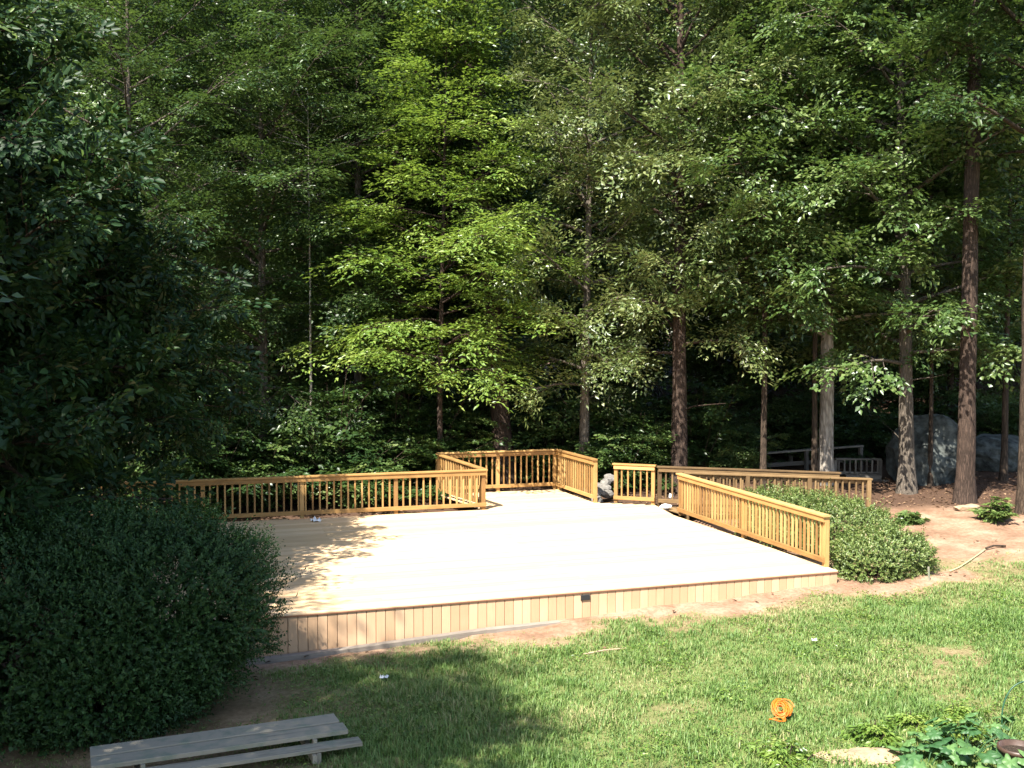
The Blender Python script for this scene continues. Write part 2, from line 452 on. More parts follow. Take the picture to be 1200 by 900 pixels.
# ------------------------------------------------------------------ railings
def railing(label, a, b, h0, h1, za=0.0, zb=0.0, mat=None, inside=1, posts=None, sp=0.158, cap=True, group="wooden railings of the deck and ramp", post_drop=0.0, bottom=0.085, skip_b=False):
    """inside=+1: the deck side lies to the right of a->b"""
    mat = mat or M['rail']
    a, b = Vector(a), Vector(b)
    d = (b - a); L = d.length; dn = d.normalized()
    nrm = Vector((dn.y, -dn.x, 0)) * inside
    e = empty("railing", a + Vector((0, 0, za)), label, "railing", group)
    P = lambda u, z, n=0.0: a + dn * u + nrm * n + Vector((0, 0, za + (zb - za) * u / L + z * ((h0 + (h1 - h0) * u / L) / 0.96)))
    if cap: board("cap_rail", P(-0.03, 0.941), P(L + 0.03, 0.941), 0.14, 0.038, mat, e)
    board("top_rail", P(0, 0.872, 0.030), P(L, 0.872, 0.030), 0.038, 0.094, mat, e)
    board("bottom_rail", P(0.0, bottom + 0.045, 0.030), P(L, bottom + 0.045, 0.030), 0.038, 0.09, mat, e)
    posts = posts if posts is not None else max(1, round(L / 2.2))
    us = [L * k / posts for k in range(posts + 1)]
    us[0] += 0.045; us[-1] -= 0.045
    if skip_b: us = us[:-1]
    for u in us:
        board("post", P(u, -post_drop, -0.036), P(u, 0.921, -0.036), 0.089, 0.089, mat, e, side=nrm)
    n = int(L / sp)
    for k in range(n + 1):
        u = (L - n * sp) / 2 + k * sp
        if min(abs(u - q) for q in us) < 0.072: continue
        board("baluster", P(u, bottom + 0.012, -0.010), P(u, 0.920, -0.010), 0.038, 0.038, mat, e, side=nrm, roll=0)
    return e
railing("long golden railing left of the deck, running behind the dark hedge", LR0, LR1, 0.955, 0.955, posts=4)
railing("short golden railing leaving the deck's left railing and running back into the bay", LR1 + W * 0.09, BB0 - W * 0.08, 0.955, 1.06, inside=1, posts=1, sp=0.15)
railing("golden railing across the back of the bay, in front of the thick brown trunk", BB0, BB1, 1.08, 1.08, posts=2)
railing("short golden railing on the right flank of the bay, beside the gap with stones", BB1 - W * 0.09, FE, 1.08, 1.08, posts=1, sp=0.15)
railing("sunlit golden railing on the right edge of the deck, ending at the round bush", st(-0.05, 0.27), RB, 0.92, 0.96, inside=-1, posts=2, sp=0.132)
RK2 = P2(2.50, 26.02)
railing("short brown railing between the gap with stones and the start of the ramp", RK2, RK, 0.97, 0.97, mat=M['rail'], posts=1)
RA0, RA1 = P2(3.52, 25.60), P2(8.0, 26.0)
railing("far dark railing of the ramp, behind the other ramp railing", RA0, RA1, 0.97, 0.97, -0.02, -0.22, mat=M['rail_old_shade'], posts=3, post_drop=0.5)
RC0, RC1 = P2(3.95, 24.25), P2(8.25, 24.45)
railing("near dark railing of the ramp, its end post in shade behind the round bush", RC0, RC1, 0.97, 0.97, 0.0, -0.17, mat=M['rail_old_shade'], inside=-1, posts=3, post_drop=0.45)
ramp_o = empty("ramp", (3.9, 24.9, 0), "brown plank ramp leading down from the deck between two dark railings", "ramp")
k = 0
while k < 31:
    f = (k + 0.5) / 31
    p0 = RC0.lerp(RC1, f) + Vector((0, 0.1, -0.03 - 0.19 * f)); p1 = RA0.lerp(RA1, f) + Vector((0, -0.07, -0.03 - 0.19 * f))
    board("plank", p0, p1, 0.137, 0.03, M['rail_old_shade'], ramp_o); k += 1

# ------------------------------------------------------------------ weathered bench, lower left
def bench():
    L0 = Vector((-4.37, 10.90, 0)); L1 = Vector((-1.93, 11.93, 0))
    d = (L1 - L0).normalized(); n = Vector((-d.y, d.x, 0))
    zt = -0.415
    e = empty("bench", (-3.1, 11.4, gz(-3.1, 11.4)), "weathered grey bench of wide split planks standing beside the dark hedge", "bench")
    board("seat_plank", L0 + n * 0.255 + Vector((0, 0, zt)), L1 + n * 0.255 + Vector((0, 0, zt)), 0.285, 0.05, M['grey_wood'], e)
    board("seat_plank", L0 + n * -0.045 + Vector((0, 0, zt - 0.006)), L1 + n * -0.045 + d * 0.03 + Vector((0, 0, zt - 0.006)), 0.25, 0.05, M['grey_wood'], e)
    board("step_plank", L0 + n * -0.28 + Vector((0, 0, zt - 0.09)), L1 + n * -0.28 + d * 0.14 + Vector((0, 0, zt - 0.09)), 0.20, 0.042, M['grey_wood'], e)
    for u in (0.45, 2.25):
        c = L0 + d * u
        zg = gz(c.x, c.y)
        board("crossbar", c + n * -0.42 + Vector((0, 0, zt - 0.165)), c + n * 0.36 + Vector((0, 0, zt - 0.165)), 0.05, 0.09, M['grey_wood'], e)
        for q in (-0.36, -0.16, 0.24):
            board("leg", c + n * q + Vector((0, 0, zg - 0.05)) + d * 0.05, c + n * q + d * 0.05 + Vector((0, 0, zt - (0.115 if q < -0.3 else 0.03))), 0.045, 0.09, M['grey_wood'], e, side=d)
bench()

# ------------------------------------------------------------------ tubes
def tubes(name, lines, mat, sides=6, wob=0.0, seed=0, smooth=True):
    """lines: list of (pts Nx3, radii N)"""
    rs = np.random.RandomState(seed)
    VV, QQ = [], []; base = 0
    for pts, rad, *sd in lines:
        ns = sd[0] if sd else sides
        pts = np.asarray(pts, float); rad = np.asarray(rad, float); n = len(pts)
        t = np.gradient(pts, axis=0); t /= np.linalg.norm(t, axis=1)[:, None] + 1e-9
        ref = np.where(np.abs(t[:, 2:3]) > 0.9, np.array([[1.0, 0, 0]]), np.array([[0, 0, 1.0]]))
        if abs(t[0, 2]) > 0.6: ref = np.tile([[1.0, 0.03, 0]], (n, 1))
        a = np.cross(t, ref); a /= np.linalg.norm(a, axis=1)[:, None] + 1e-9
        b = np.cross(t, a)
        ang = np.arange(ns) / ns * 2 * np.pi
        rr = rad[:, None] * (1 + wob * (rs.rand(n, ns) - 0.5))
        ring = pts[:, None, :] + rr[..., None] * (np.cos(ang)[None, :, None] * a[:, None, :] + np.sin(ang)[None, :, None] * b[:, None, :])
        VV.append(ring.reshape(-1, 3))
        i = base + np.arange(n * ns).reshape(n, ns)
        QQ.append(np.stack([i[:-1], np.roll(i[:-1], -1, 1), np.roll(i[1:], -1, 1), i[1:]], -1).reshape(-1, 4))
        base += n * ns
    return mesh_np(name, np.concatenate(VV), quads=np.concatenate(QQ), mat=mat, smooth=smooth)

# ------------------------------------------------------------------ leaves
def unit(a): return a / (np.linalg.norm(a, axis=-1, keepdims=True) + 1e-9)

def leaves(name, P, D, Nn, L, Wd, tint, mat, curl=0.12, six=False):
    D = unit(D); S = unit(np.cross(Nn, D)); Nn = np.cross(D, S)
    L = L[:, None]; Wd = Wd[:, None]; n = len(P)
    if six:   # two segments: a broad blade with a bent tip
        v = np.stack([P, P + D * L * .32 + S * Wd * .46 + Nn * Wd * .16, P + D * L * .68 + S * Wd * .42 + Nn * (Wd * .13 - L * curl * .4),
                      P + D * L - Nn * L * curl, P + D * L * .68 - S * Wd * .42 + Nn * (Wd * .13 - L * curl * .4), P + D * L * .32 - S * Wd * .46 + Nn * Wd * .16], 1)
        k = np.arange(n)[:, None, None] * 6
        q = (np.array([[0, 1, 2, 3], [0, 3, 4, 5]])[None] + k).reshape(-1, 4)
        return mesh_np(name, v.reshape(-1, 3), quads=q, mat=mat, tint=np.repeat(tint, 6))
    v = np.stack([P, P + D * L * .42 + S * Wd * .5 + Nn * Wd * .15, P + D * L - Nn * L * curl, P + D * L * .42 - S * Wd * .5 + Nn * Wd * .15], 1)
    k = np.arange(n)[:, None, None] * 4
    tr = (np.array([[0, 1, 2], [0, 2, 3]])[None] + k).reshape(-1, 3)
    return mesh_np(name, v.reshape(-1, 3), tris=tr, mat=mat, tint=np.repeat(tint, 4))

def spray_template(rs, nleaf, ll, lw, flat=0.12, nside=6, droop=0.15):
    """leaves on a forked twig of length 1 along +x, lying about flat in xy"""
    P, D, Nn = [], [], []
    twigs = [(np.zeros(3), np.array([1.0, 0, 0]), 1.0)]
    for k in range(nside):
        u = 0.12 + 0.75 * (k + rs.rand() * 0.6) / nside
        ang = (1 if k % 2 else -1) * (0.6 + 0.4 * rs.rand())
        twigs.append((np.array([u, 0, -droop * u * u]), np.array([math.cos(ang), math.sin(ang), (rs.rand() - .5) * flat * 2]), (0.75 - 0.5 * u) * (0.7 + 0.5 * rs.rand())))
    tot = sum(t[2] for t in twigs)
    for p0, d, l in twigs:
        n = max(3, int(round(nleaf * l / tot)))
        for j in range(n):
            u = (j + 0.5 + (rs.rand() - .5) * 0.6) / n
            side = 1 if j % 2 else -1
            pos = p0 + d * l * u + np.array([0, 0, -droop * (p0[0] + l * u) ** 2 * 0.5]) + (rs.rand(3) - .5) * np.array([0.05, 0.05, flat])
            a = side * (0.5 + 0.55 * rs.rand()) if j < n - 1 else 0
            ca, sa = math.cos(a), math.sin(a)
            P.append(pos); D.append([d[0] * ca - d[1] * sa, d[0] * sa + d[1] * ca, d[2] - 0.25 * rs.rand()])
            Nn.append([(rs.rand() - .5) * 1.5, (rs.rand() - .5) * 1.5, 1])
    n = len(P)
    return np.array(P), np.array(D), unit(np.array(Nn)), ll * (0.55 + 0.85 * rs.rand(n)), lw * (0.6 + 0.75 * rs.rand(n))

def place_sprays(name, pos, dr, up, size, mat, rs, nleaf=40, ll=0.09, lw=0.045, nvar=5, tbase=None, curl=0.12, six=False, **kw):
    pos, dr, up, size = map(np.asarray, (pos, dr, up, size))
    dr = unit(dr); side = unit(np.cross(up, dr)); up = np.cross(dr, side)
    Fr = np.stack([dr, side, up], 1)            # rows = axes
    var = rs.randint(0, nvar, len(pos))
    out = []
    tb = rs.rand(len(pos)) if tbase is None else tbase
    for v in range(nvar):
        sel = np.where(var == v)[0]
        if not len(sel): continue
        P, D, Nn, L, Wd = spray_template(rs, nleaf, ll, lw, **kw)
        f = Fr[sel]
        Pw = pos[sel][:, None] + np.einsum('mk,nkj->nmj', P, f) * size[sel][:, None, None]
        Dw = np.einsum('mk,nkj->nmj', D, f); Nw = np.einsum('mk,nkj->nmj', Nn, f)
        m = len(P); n = len(sel)
        ti = 0.5 * tb[sel][:, None] + 0.5 * rs.rand(n, m)
        sc = 0.85 + 0.3 * rs.rand(n, m)
        out.append((Pw.reshape(-1, 3), Dw.reshape(-1, 3), Nw.reshape(-1, 3), (L[None] * sc).ravel(), (Wd[None] * sc).ravel(), ti.ravel()))
    P, D, Nn, L, Wd, T = [np.concatenate(x) for x in zip(*out)]
    return leaves(name, P, D, Nn, L, Wd, T, mat, curl, six)

def bend(rs, p0, d, L, n, wig, sag=0.0, rise=0.0):
    """a wandering polyline"""
    pts = [np.array(p0, float)]; d = np.array(d, float); d /= np.linalg.norm(d)
    for k in range(n):
        d = d + (rs.rand(3) - .5) * wig + np.array([0, 0, rise - sag * k / n]); d /= np.linalg.norm(d)
        pts.append(pts[-1] + d * L / n)
    return np.array(pts)

def make_tree(seed, H, r0, z0, profile, nlimb, leafmat, barkmat, elev=(5, 35), sag=0.1, spray=0.9, nleaf=36, ll=0.1, lw=0.055,
              lean=(0, 0), nsub=6, flat=0.12, droop=0.15, tilt=0.35, dens=1.0, dead=0, fork=False, topfrac=0.96, wob=0.012, nside=6, az=None, curl=0.12, six=False, rtop=0.12, sprays_per=3):
    """trunk mesh + crown mesh in local coordinates; z0 = lowest limb, profile(f) = limb length at height fraction f of crown"""
    rs = np.random.RandomState(seed)
    n = max(10, int(H / 0.9))
    zz = np.linspace(-0.3, H, n)
    f = np.clip(zz / H, 0, 1)
    wx = np.cumsum(rs.randn(n)) * wob * H * 0.06; wy = np.cumsum(rs.randn(n)) * wob * H * 0.06
    ax = lean[0] * f * H + wx - wx[1]; ay = lean[1] * f * H + wy - wy[1]
    rad = r0 * ((1 - f) * (1 - rtop) + rtop) * (1 + 0.55 * np.exp(-np.clip(zz, 0, 9) / (r0 * 1.4)))
    trunk = np.stack([ax, ay, zz], -1)
    lines = [(trunk, rad, 12)]
    at = lambda z: np.array([np.interp(z, zz, ax), np.interp(z, zz, ay), z])
    ra = lambda z: float(np.interp(z, zz, rad))
    Sp, Sd, Su, Ss = [], [], [], []
    if fork:
        z = H * 0.5; p = at(z)
        l = bend(rs, p, (-0.5, -0.1, 1), H * 0.45, 7, 0.15); lines.append((l, np.linspace(ra(z) * 0.75, 0.03, len(l)), 9))
    ga = rs.rand() * 6.28
    limbs = []
    for k in range(nlimb):
        f = (k + rs.rand()) / nlimb
        z = z0 + (H * topfrac - z0) * f
        L = profile(f) * (0.7 + 0.55 * rs.rand())
        ga += 2.4 + (rs.rand() - .5) * 0.9
        a = ga if az is None else az[0] + (rs.rand() - .5) * az[1]
        el = R(elev[0] + (elev[1] - elev[0]) * (0.35 * rs.rand() + 0.65 * f))
        d = (math.cos(a) * math.cos(el), math.sin(a) * math.cos(el), math.sin(el))
        l = bend(rs, at(z), d, L, 6, 0.22, sag)
        rl = min(ra(z) * 0.55, 0.015 + 0.018 * L)
        lines.append((l, np.linspace(rl, 0.008, 7), 6)); limbs.append(l)
    for k in range(dead):
        z = z0 * (0.35 + 0.6 * rs.rand()); a = rs.rand() * 6.28
        l = bend(rs, at(z), (math.cos(a), math.sin(a), 0.1 + 0.3 * rs.rand()), 0.6 + 1.2 * rs.rand(), 3, 0.3)
        lines.append((l, np.linspace(0.025, 0.006, 4), 4))
    for l in limbs:
        L = np.linalg.norm(l[-1] - l[0])
        ns = max(2, int(nsub * dens * min(1.6, max(0.4, L / 2.5))))
        for j in range(ns):
            u = 0.18 + 0.82 * (j + rs.rand() * 0.9) / ns
            q = np.array([np.interp(u * 6, range(7), l[:, c]) for c in range(3)])
            i = min(5, int(u * 6)); t = unit(l[i + 1] - l[i])
            s = unit(np.cross((0, 0, 1), t)) * (1 if j % 2 else -1)
            d = t * (0.5 + 0.5 * rs.rand()) + s * (0.75 + 0.5 * rs.rand()) * (1.1 - 0.7 * u) + np.array([0, 0, (rs.rand() - 0.45) * tilt * 1.6])
            Lb = (0.3 + 0.28 * L * (1.1 - 0.6 * u)) * (0.6 + 0.6 * rs.rand())
            b = bend(rs, q, d, Lb, 3, 0.3, sag * 1.2)
            lines.append((b, np.linspace(0.012, 0.004, 4), 3))
            for w in range(sprays_per):
                uu = (w + 0.6 * rs.rand() + 0.4) / sprays_per
                qq = np.array([np.interp(uu * 3, range(4), b[:, c]) for c in range(3)])
                td = unit(b[-1] - b[0]); ang = (rs.rand() - .5) * 2.2
                sd = unit(np.cross((0, 0, 1), td))
                Sp.append(qq); Sd.append(td * math.cos(ang) + sd * math.sin(ang) + np.array([0, 0, (rs.rand() - .62) * tilt]))
                Su.append(np.array([0, 0, 1]) + (rs.rand(3) - .5) * tilt * 2.0); Ss.append(spray * (0.6 + 0.7 * rs.rand()))
        Sp.append(l[-1]); Sd.append(l[-1] - l[-2]); Su.append([0, 0, 1.0]); Ss.append(spray)
    tm = tubes("trunk", lines, barkmat, 6, 0.10, seed)
    cm = place_sprays("crown", Sp, Sd, Su, Ss, leafmat, rs, nleaf, ll, lw, flat=flat, droop=droop, curl=curl, six=six, nside=nside)
    return tm, cm

def tree_object(name, meshes, loc, label, cat="tree", group=None, rz=0.0, sc=1.0, sz=None):
    e = empty(name, loc, label, cat, group)
    e.rotation_euler[2] = rz; e.scale = (sc, sc, sz or sc)
    link("trunk", meshes[0], e); link("crown", meshes[1], e)
    return e

def copy_tree(src, loc, rz, sc, label, group, sz=None):
    r = src.copy(); COL.objects.link(r)
    r.location = loc; r.rotation_euler[2] = rz; r.scale = (sc, sc, sz or sc)
    r["label"] = label
    if group: r["group"] = group
    for ch in list(src.children):
        c = ch.copy(); COL.objects.link(c); c.parent = r
    return r

dome = lambda R0, lo=0.55: (lambda f: R0 * (lo + (1 - lo) * math.sin(math.pi * min(1, 0.25 + 0.75 * f)) if f < 0.7 else R0 * (1.0 - 0.75 * ((f - 0.7) / 0.3) ** 1.5)) if False else R0 * max(0.18, (1 - abs(f - 0.42) ** 1.7 * 1.9)))
cone = lambda R0: (lambda f: R0 * (1.0 - 0.86 * f))

def at(x, y): return (x, y, gz(x, y))

FG = "trees along the edge of the wood"
# the bright layered tree behind the deck's bay
hb = make_tree(11, 13.8, 0.085, 3.0, lambda f: 3.6 * (1 - 0.92 * f) * (0.6 + 0.4 * min(1, f * 5)), 66, M['lf_bright'], M['bark_brown'], elev=(0, 50), sag=0.1,
               spray=1.0, nleaf=36, ll=0.135, lw=0.062, nsub=8, flat=0.10, droop=0.35, tilt=0.35, lean=(0.025, -0.02), nside=4)
tree_object("hornbeam_tree", hb, at(-2.0, 29.0), "slender tree with bright yellow green tiered sprays behind the bay railing", "tree", FG)
# tall brown trunk behind the bay
oakA = make_tree(21, 23, 0.30, 12.5, dome(5.0), 36, M['lf_dark'], M['bark_brown'], elev=(5, 50), spray=1.1, nleaf=38, ll=0.15, lw=0.08, nsub=7, lean=(-0.072, 0.03), fork=True, dead=5, rtop=0.3, tilt=0.6, flat=0.25)
tree_object("oak_tree", oakA, at(-0.2, 30.6), "tall oak with thick red brown trunk directly behind the bay railing", "tree", FG)
# olive oak
oakB = make_tree(31, 17, 0.23, 3.6, dome(3.9), 50, M['lf_olive'], M['bark_brown'], elev=(2, 62), sag=0.14, spray=0.85, nleaf=38, ll=0.14, lw=0.066, nsub=8, tilt=0.8, flat=0.35, droop=0.35, lean=(0.0, 0.0), dead=3)
tree_object("oak_tree", oakB, at(4.5, 28.6), "olive leaved oak with reddish trunk rising behind the start of the ramp", "tree", FG)
oakC = make_tree(41, 15, 0.15, 2.4, dome(3.0), 44, M['lf_olive'], M['bark_grey'], elev=(5, 60), sag=0.12, spray=0.8, nleaf=36, ll=0.13, lw=0.06, nsub=7, tilt=0.8, flat=0.35, droop=0.3, lean=(0.02, 0))
tree_object("oak_tree", oakC, at(1.95, 29.2), "olive leaved oak with slim grey trunk at the back corner of the bay", "tree", FG)
# right side
pine = make_tree(51, 26, 0.205, 13.0, dome(3.4), 26, M['lf_mid'], M['bark_brown'], elev=(0, 40), spray=0.9, nleaf=36, ll=0.14, lw=0.07, nsub=6, lean=(0.006, 0.0), dead=9, rtop=0.35, wob=0.004, tilt=0.7, flat=0.3)
tree_object("tall_tree", pine, at(10.75, 25.2), "tall straight red brown trunk at right, with the leafy sapling at its foot", "tree", FG)
maple = make_tree(61, 16, 0.2, 3.2, dome(3.8), 48, M['lf_mid'], M['bark_grey'], elev=(2, 60), sag=0.1, spray=0.9, nleaf=38, ll=0.14, lw=0.1, nsub=8, tilt=0.65, lean=(-0.03, 0.0), dead=2, flat=0.25)
tree_object("maple_tree", maple, at(10.05, 27.0), "maple with leaning grey trunk beside the big grey boulder", "tree", FG)
pale = make_tree(71, 17, 0.2, 3.6, dome(4.0), 48, M['lf_mid'], M['bark_pale'], elev=(5, 62), spray=0.95, nleaf=38, ll=0.14, lw=0.085, nsub=8, tilt=0.7, flat=0.3, rtop=0.3, sag=0.08)
tree_object("ash_tree", pale, at(8.45, 28.6), "tree with pale sunlit grey trunk just behind the ramp railing", "tree", FG)
thin = make_tree(81, 12, 0.085, 4.2, dome(2.6), 34, M['lf_mid'], M['bark_dark'], elev=(0, 45), spray=0.85, nleaf=34, ll=0.13, lw=0.078, nsub=6, tilt=0.6, flat=0.25)
thin_o = tree_object("young_tree", thin, at(8.05, 28.3), "slim dark young tree close on the left of the pale trunk", "tree", FG)
copy_tree(thin_o, at(6.6, 27.9), 2.0, 1.05, "slim dark young tree behind the middle of the ramp railing", FG)
copy_tree(thin_o, at(13.2, 28.5), 4.0, 1.1, "slim dark young tree between the tall straight trunk and the right photo edge", FG)
copy_tree(thin_o, at(11.1, 28.2), 1.0, 0.8, "slim dark stem in front of the big grey boulder", FG)
dk = make_tree(91, 19, 0.2, 7.5, dome(3.2), 36, M['lf_dark'], M['bark_dark'], elev=(5, 60), spray=1.0, nleaf=36, ll=0.145, lw=0.077, nsub=7, rtop=0.3, tilt=0.6, flat=0.25)
dk_o = tree_object("dark_tree", dk, at(11.55, 23.8), "dark trunked tree on the extreme right of the bare soil", "tree", FG)
copy_tree(dk_o, at(-3.5, 33.2), 2.2, 0.9, "dark tree with grey trunk behind the left of the bright tiered tree", FG)
# left side
lf = make_tree(101, 16, 0.15, 2.4, dome(4.0), 48, M['lf_dark'], M['bark_grey'], elev=(0, 55), sag=0.12, spray=0.95, nleaf=38, ll=0.13, lw=0.065, nsub=8, flat=0.2, droop=0.2, tilt=0.5)
lf_o = tree_object("beech_tree", lf, at(-6.9, 29.5), "dark leafy tree right behind the middle of the long left railing", "tree", FG)
copy_tree(lf_o, at(-9.6, 27.0), 2.5, 0.95, "dark leafy tree behind the far left end of the left railing", FG)
copy_tree(lf_o, at(-4.6, 32.0), 4.2, 1.1, "dark leafy tree with slim pale stem left of the bright tiered tree", FG)
pole = make_tree(111, 11, 0.045, 8.0, dome(1.6), 16, M['lf_mid'], M['bark_pale'], elev=(10, 50), spray=0.8, nleaf=30, nsub=5, lean=(0.0, 0))
tree_object("young_tree", pole, at(-5.4, 28.6), "thin pale pole of a young tree behind the left railing", "tree", FG)

# ---- deeper wood
BGN = "trees deep in the wood"
bgA = make_tree(121, 24, 0.22, 3.0, dome(5.2), 60, M['lf_mid'], M['bark_brown'], elev=(5, 60), spray=1.5, nleaf=30, ll=0.24, lw=0.14, nsub=7, tilt=0.75, flat=0.3)
bgB = make_tree(131, 20, 0.18, 2.0, dome(4.6), 60, M['lf_dark'], M['bark_dark'], elev=(2, 58), spray=1.4, nleaf=30, ll=0.22, lw=0.12, nsub=7, tilt=0.65, flat=0.25, droop=0.2)
rb = random.Random(5)
lab = "one of many tall leafy trees crowded deep in the wood behind the deck"
spots = []
for row_y, n, jit in ((36.5, 7, 1.5), (42, 11, 1.8), (48, 13, 2.0), (55, 15, 2.5), (64, 17, 3.0)):
    wid = row_y * 0.56 + 3
    for i in range(n):
        spots.append((-wid + 2 * wid * (i + 0.5) / n + rb.uniform(-1.4, 1.4), row_y + rb.uniform(-jit, jit)))
src = {}
for i, (x, y) in enumerate(spots):
    k = 'A' if rb.random() < 0.5 else 'B'
    if k not in src:
        src[k] = tree_object("forest_tree", bgA if k == 'A' else bgB, at(x, y), lab, "tree", BGN, rb.random() * 6.28)
    else:
        s = rb.uniform(0.85, 1.12) * (0.62 + (y - 36) * 0.026)
        copy_tree(src[k], at(x, y), rb.random() * 6.28, s, lab, BGN)

# ---- undergrowth
def make_bush(seed, mat, h, r, n, ll, lw, nleaf=34, spray=0.55):
    rs = np.random.RandomState(seed)
    Sp, Sd, Su, Ss, lines = [], [], [], [], []
    for k in range(n):
        a = rs.rand() * 6.28; el = 0.35 + 1.1 * rs.rand()
        L = h * (0.55 + 0.5 * rs.rand())
        l = bend(rs, (rs.randn() * .08, rs.randn() * .08, -0.05), (math.cos(a) * math.cos(el) * r / h, math.sin(a) * math.cos(el) * r / h, math.sin(el)), L, 5, 0.3, 0.15)
        lines.append((l, np.linspace(0.014, 0.004, 6), 4))
        for j in range(7):
            u = 0.3 + 0.7 * (j + rs.rand()) / 7
            q = np.array([np.interp(u * 5, range(6), l[:, c]) for c in range(3)])
            b = rs.rand() * 6.28
            Sp.append(q); Sd.append([math.cos(b), math.sin(b), 0.35 * (rs.rand() - .4)]); Su.append(np.array([0, 0, 1]) + (rs.rand(3) - .5) * .7); Ss.append(spray * (.6 + .7 * rs.rand()))
    return tubes("stem", lines, M['bark_dark'], 4), place_sprays("foliage", Sp, Sd, Su, Ss, mat, rs, nleaf, ll, lw, nvar=4)
def bush_object(name, ms, loc, label, group=None, rz=0, sc=1.0, cat="bush"):
    e = empty(name, loc, label, cat, group); e.rotation_euler[2] = rz; e.scale = (sc,) * 3
    link("stem", ms[0], e); link("foliage", ms[1], e); return e
UG = "undergrowth bushes between the trunks"
ulab = "leafy undergrowth bush in the shade between the trunks"
bA = make_bush(141, M['lf_mid'], 1.9, 1.3, 26, 0.1, 0.055); bB = make_bush(142, M['lf_dark'], 2.6, 1.5, 30, 0.11, 0.06)
rb = random.Random(9)
us = []
for k in range(70):
    x = rb.uniform(-13, 15); y = rb.uniform(30.0, 42)
    if 10.0 < x < 14.5 and y < 33: continue
    if 6 < x < 10.5 and y < 32.5: continue
    us.append((x, y))
us += [(x, y) for x, y in ((12.6, 32.2), (14.3, 33.0), (16.0, 32.0), (15.2, 34.5), (17.5, 34.0), (13.4, 35.5), (11.8, 34.2), (9.2, 33.6), (17.0, 36.5), (11.0, 36.5))]
us += [(x + rb.uniform(-.5, .5), y + rb.uniform(-.4, .6)) for x, y in ((-9.5, 26.2), (-8.0, 27.2), (-6.4, 27.6), (-5.0, 28.0), (-3.6, 28.6), (-2.9, 30.0), (-1.9, 32.0), (1.0, 31.8), (1.6, 31.2), (2.8, 30.2), (3.4, 29.6), (5.4, 30.4), (6.6, 30.3), (-7.4, 29.0), (-4.4, 30.4), (4.4, 31.4))]
near = ["bushy undergrowth behind the far left end of the long left railing, by the magnolia", "bushy undergrowth behind the left third of the long left railing",
        "undergrowth bush behind the long left railing, left of the thin pale pole", "undergrowth bush behind the long left railing, right of the thin pale pole",
        "undergrowth bush behind the right end of the long left railing", "undergrowth bush at the foot of the bright tiered tree",
        "undergrowth bush behind the left half of the bay's back railing", "undergrowth bush just right of the thick red brown trunk behind the bay",
        "undergrowth bush behind the back right corner of the bay railing", "undergrowth bush behind the gap with stones",
        "undergrowth bush left of the reddish trunk at the start of the ramp", "undergrowth bush right of the reddish trunk at the start of the ramp",
        "undergrowth bush behind the slim dark tree at the middle of the ramp", "undergrowth bush at the foot of the dark leafy tree behind the left railing",
        "undergrowth bush in shade between the thin pale pole and the bright tiered tree", "undergrowth bush deeper behind the reddish trunk at the ramp"]
so = {}
for i, (x, y) in enumerate(us):
    k = i % 2
    if k not in so: so[k] = bush_object("undergrowth_bush", (bA, bB)[k], at(x, y), ulab, UG, rb.random() * 6)
    else: copy_tree(so[k], at(x, y), rb.random() * 6.28, rb.uniform(0.7, 1.3) * (1.35 if i >= len(us) - 16 else 1.0), near[i - len(us) + 16] if i >= len(us) - 16 else ulab, UG)

# ------------------------------------------------------------------ magnolia, left
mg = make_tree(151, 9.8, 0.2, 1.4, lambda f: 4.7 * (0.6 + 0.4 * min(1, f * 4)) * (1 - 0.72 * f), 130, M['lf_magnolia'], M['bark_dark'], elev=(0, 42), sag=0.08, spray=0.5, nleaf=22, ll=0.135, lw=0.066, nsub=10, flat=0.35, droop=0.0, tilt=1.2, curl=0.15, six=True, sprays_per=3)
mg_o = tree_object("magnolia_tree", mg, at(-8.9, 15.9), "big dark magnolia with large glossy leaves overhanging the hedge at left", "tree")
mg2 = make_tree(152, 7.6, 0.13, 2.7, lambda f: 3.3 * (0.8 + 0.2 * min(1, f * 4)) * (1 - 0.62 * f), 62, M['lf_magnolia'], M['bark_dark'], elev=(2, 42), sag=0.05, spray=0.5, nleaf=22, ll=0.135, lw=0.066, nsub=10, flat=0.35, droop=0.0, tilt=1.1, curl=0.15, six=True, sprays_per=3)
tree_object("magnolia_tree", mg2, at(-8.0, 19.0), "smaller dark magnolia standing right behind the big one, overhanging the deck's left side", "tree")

# big trees beside the photographer, out of frame at left: they throw the shade over the hedge and bench
shade1 = copy_tree(lf_o, at(-7.0, 5.0), 0.7, 0.86, "tall shade tree standing left of the photographer, in front of the bench", None, 0.84)
shade4 = copy_tree(dk_o, at(-7.1, 4.5), 1.3, 0.95, "slender dark tree standing nearest the photographer's left hand", None, 0.78)
shade2 = copy_tree(lf_o, at(-11.6, 5.8), 2.1, 1.0, "dark shade tree standing well left of the bench", None, 0.92)
shade3 = copy_tree(dk_o, at(-9.7, 9.5), 3.3, 1.05, "tree standing between the magnolia and the far left photo edge", None, 0.7)

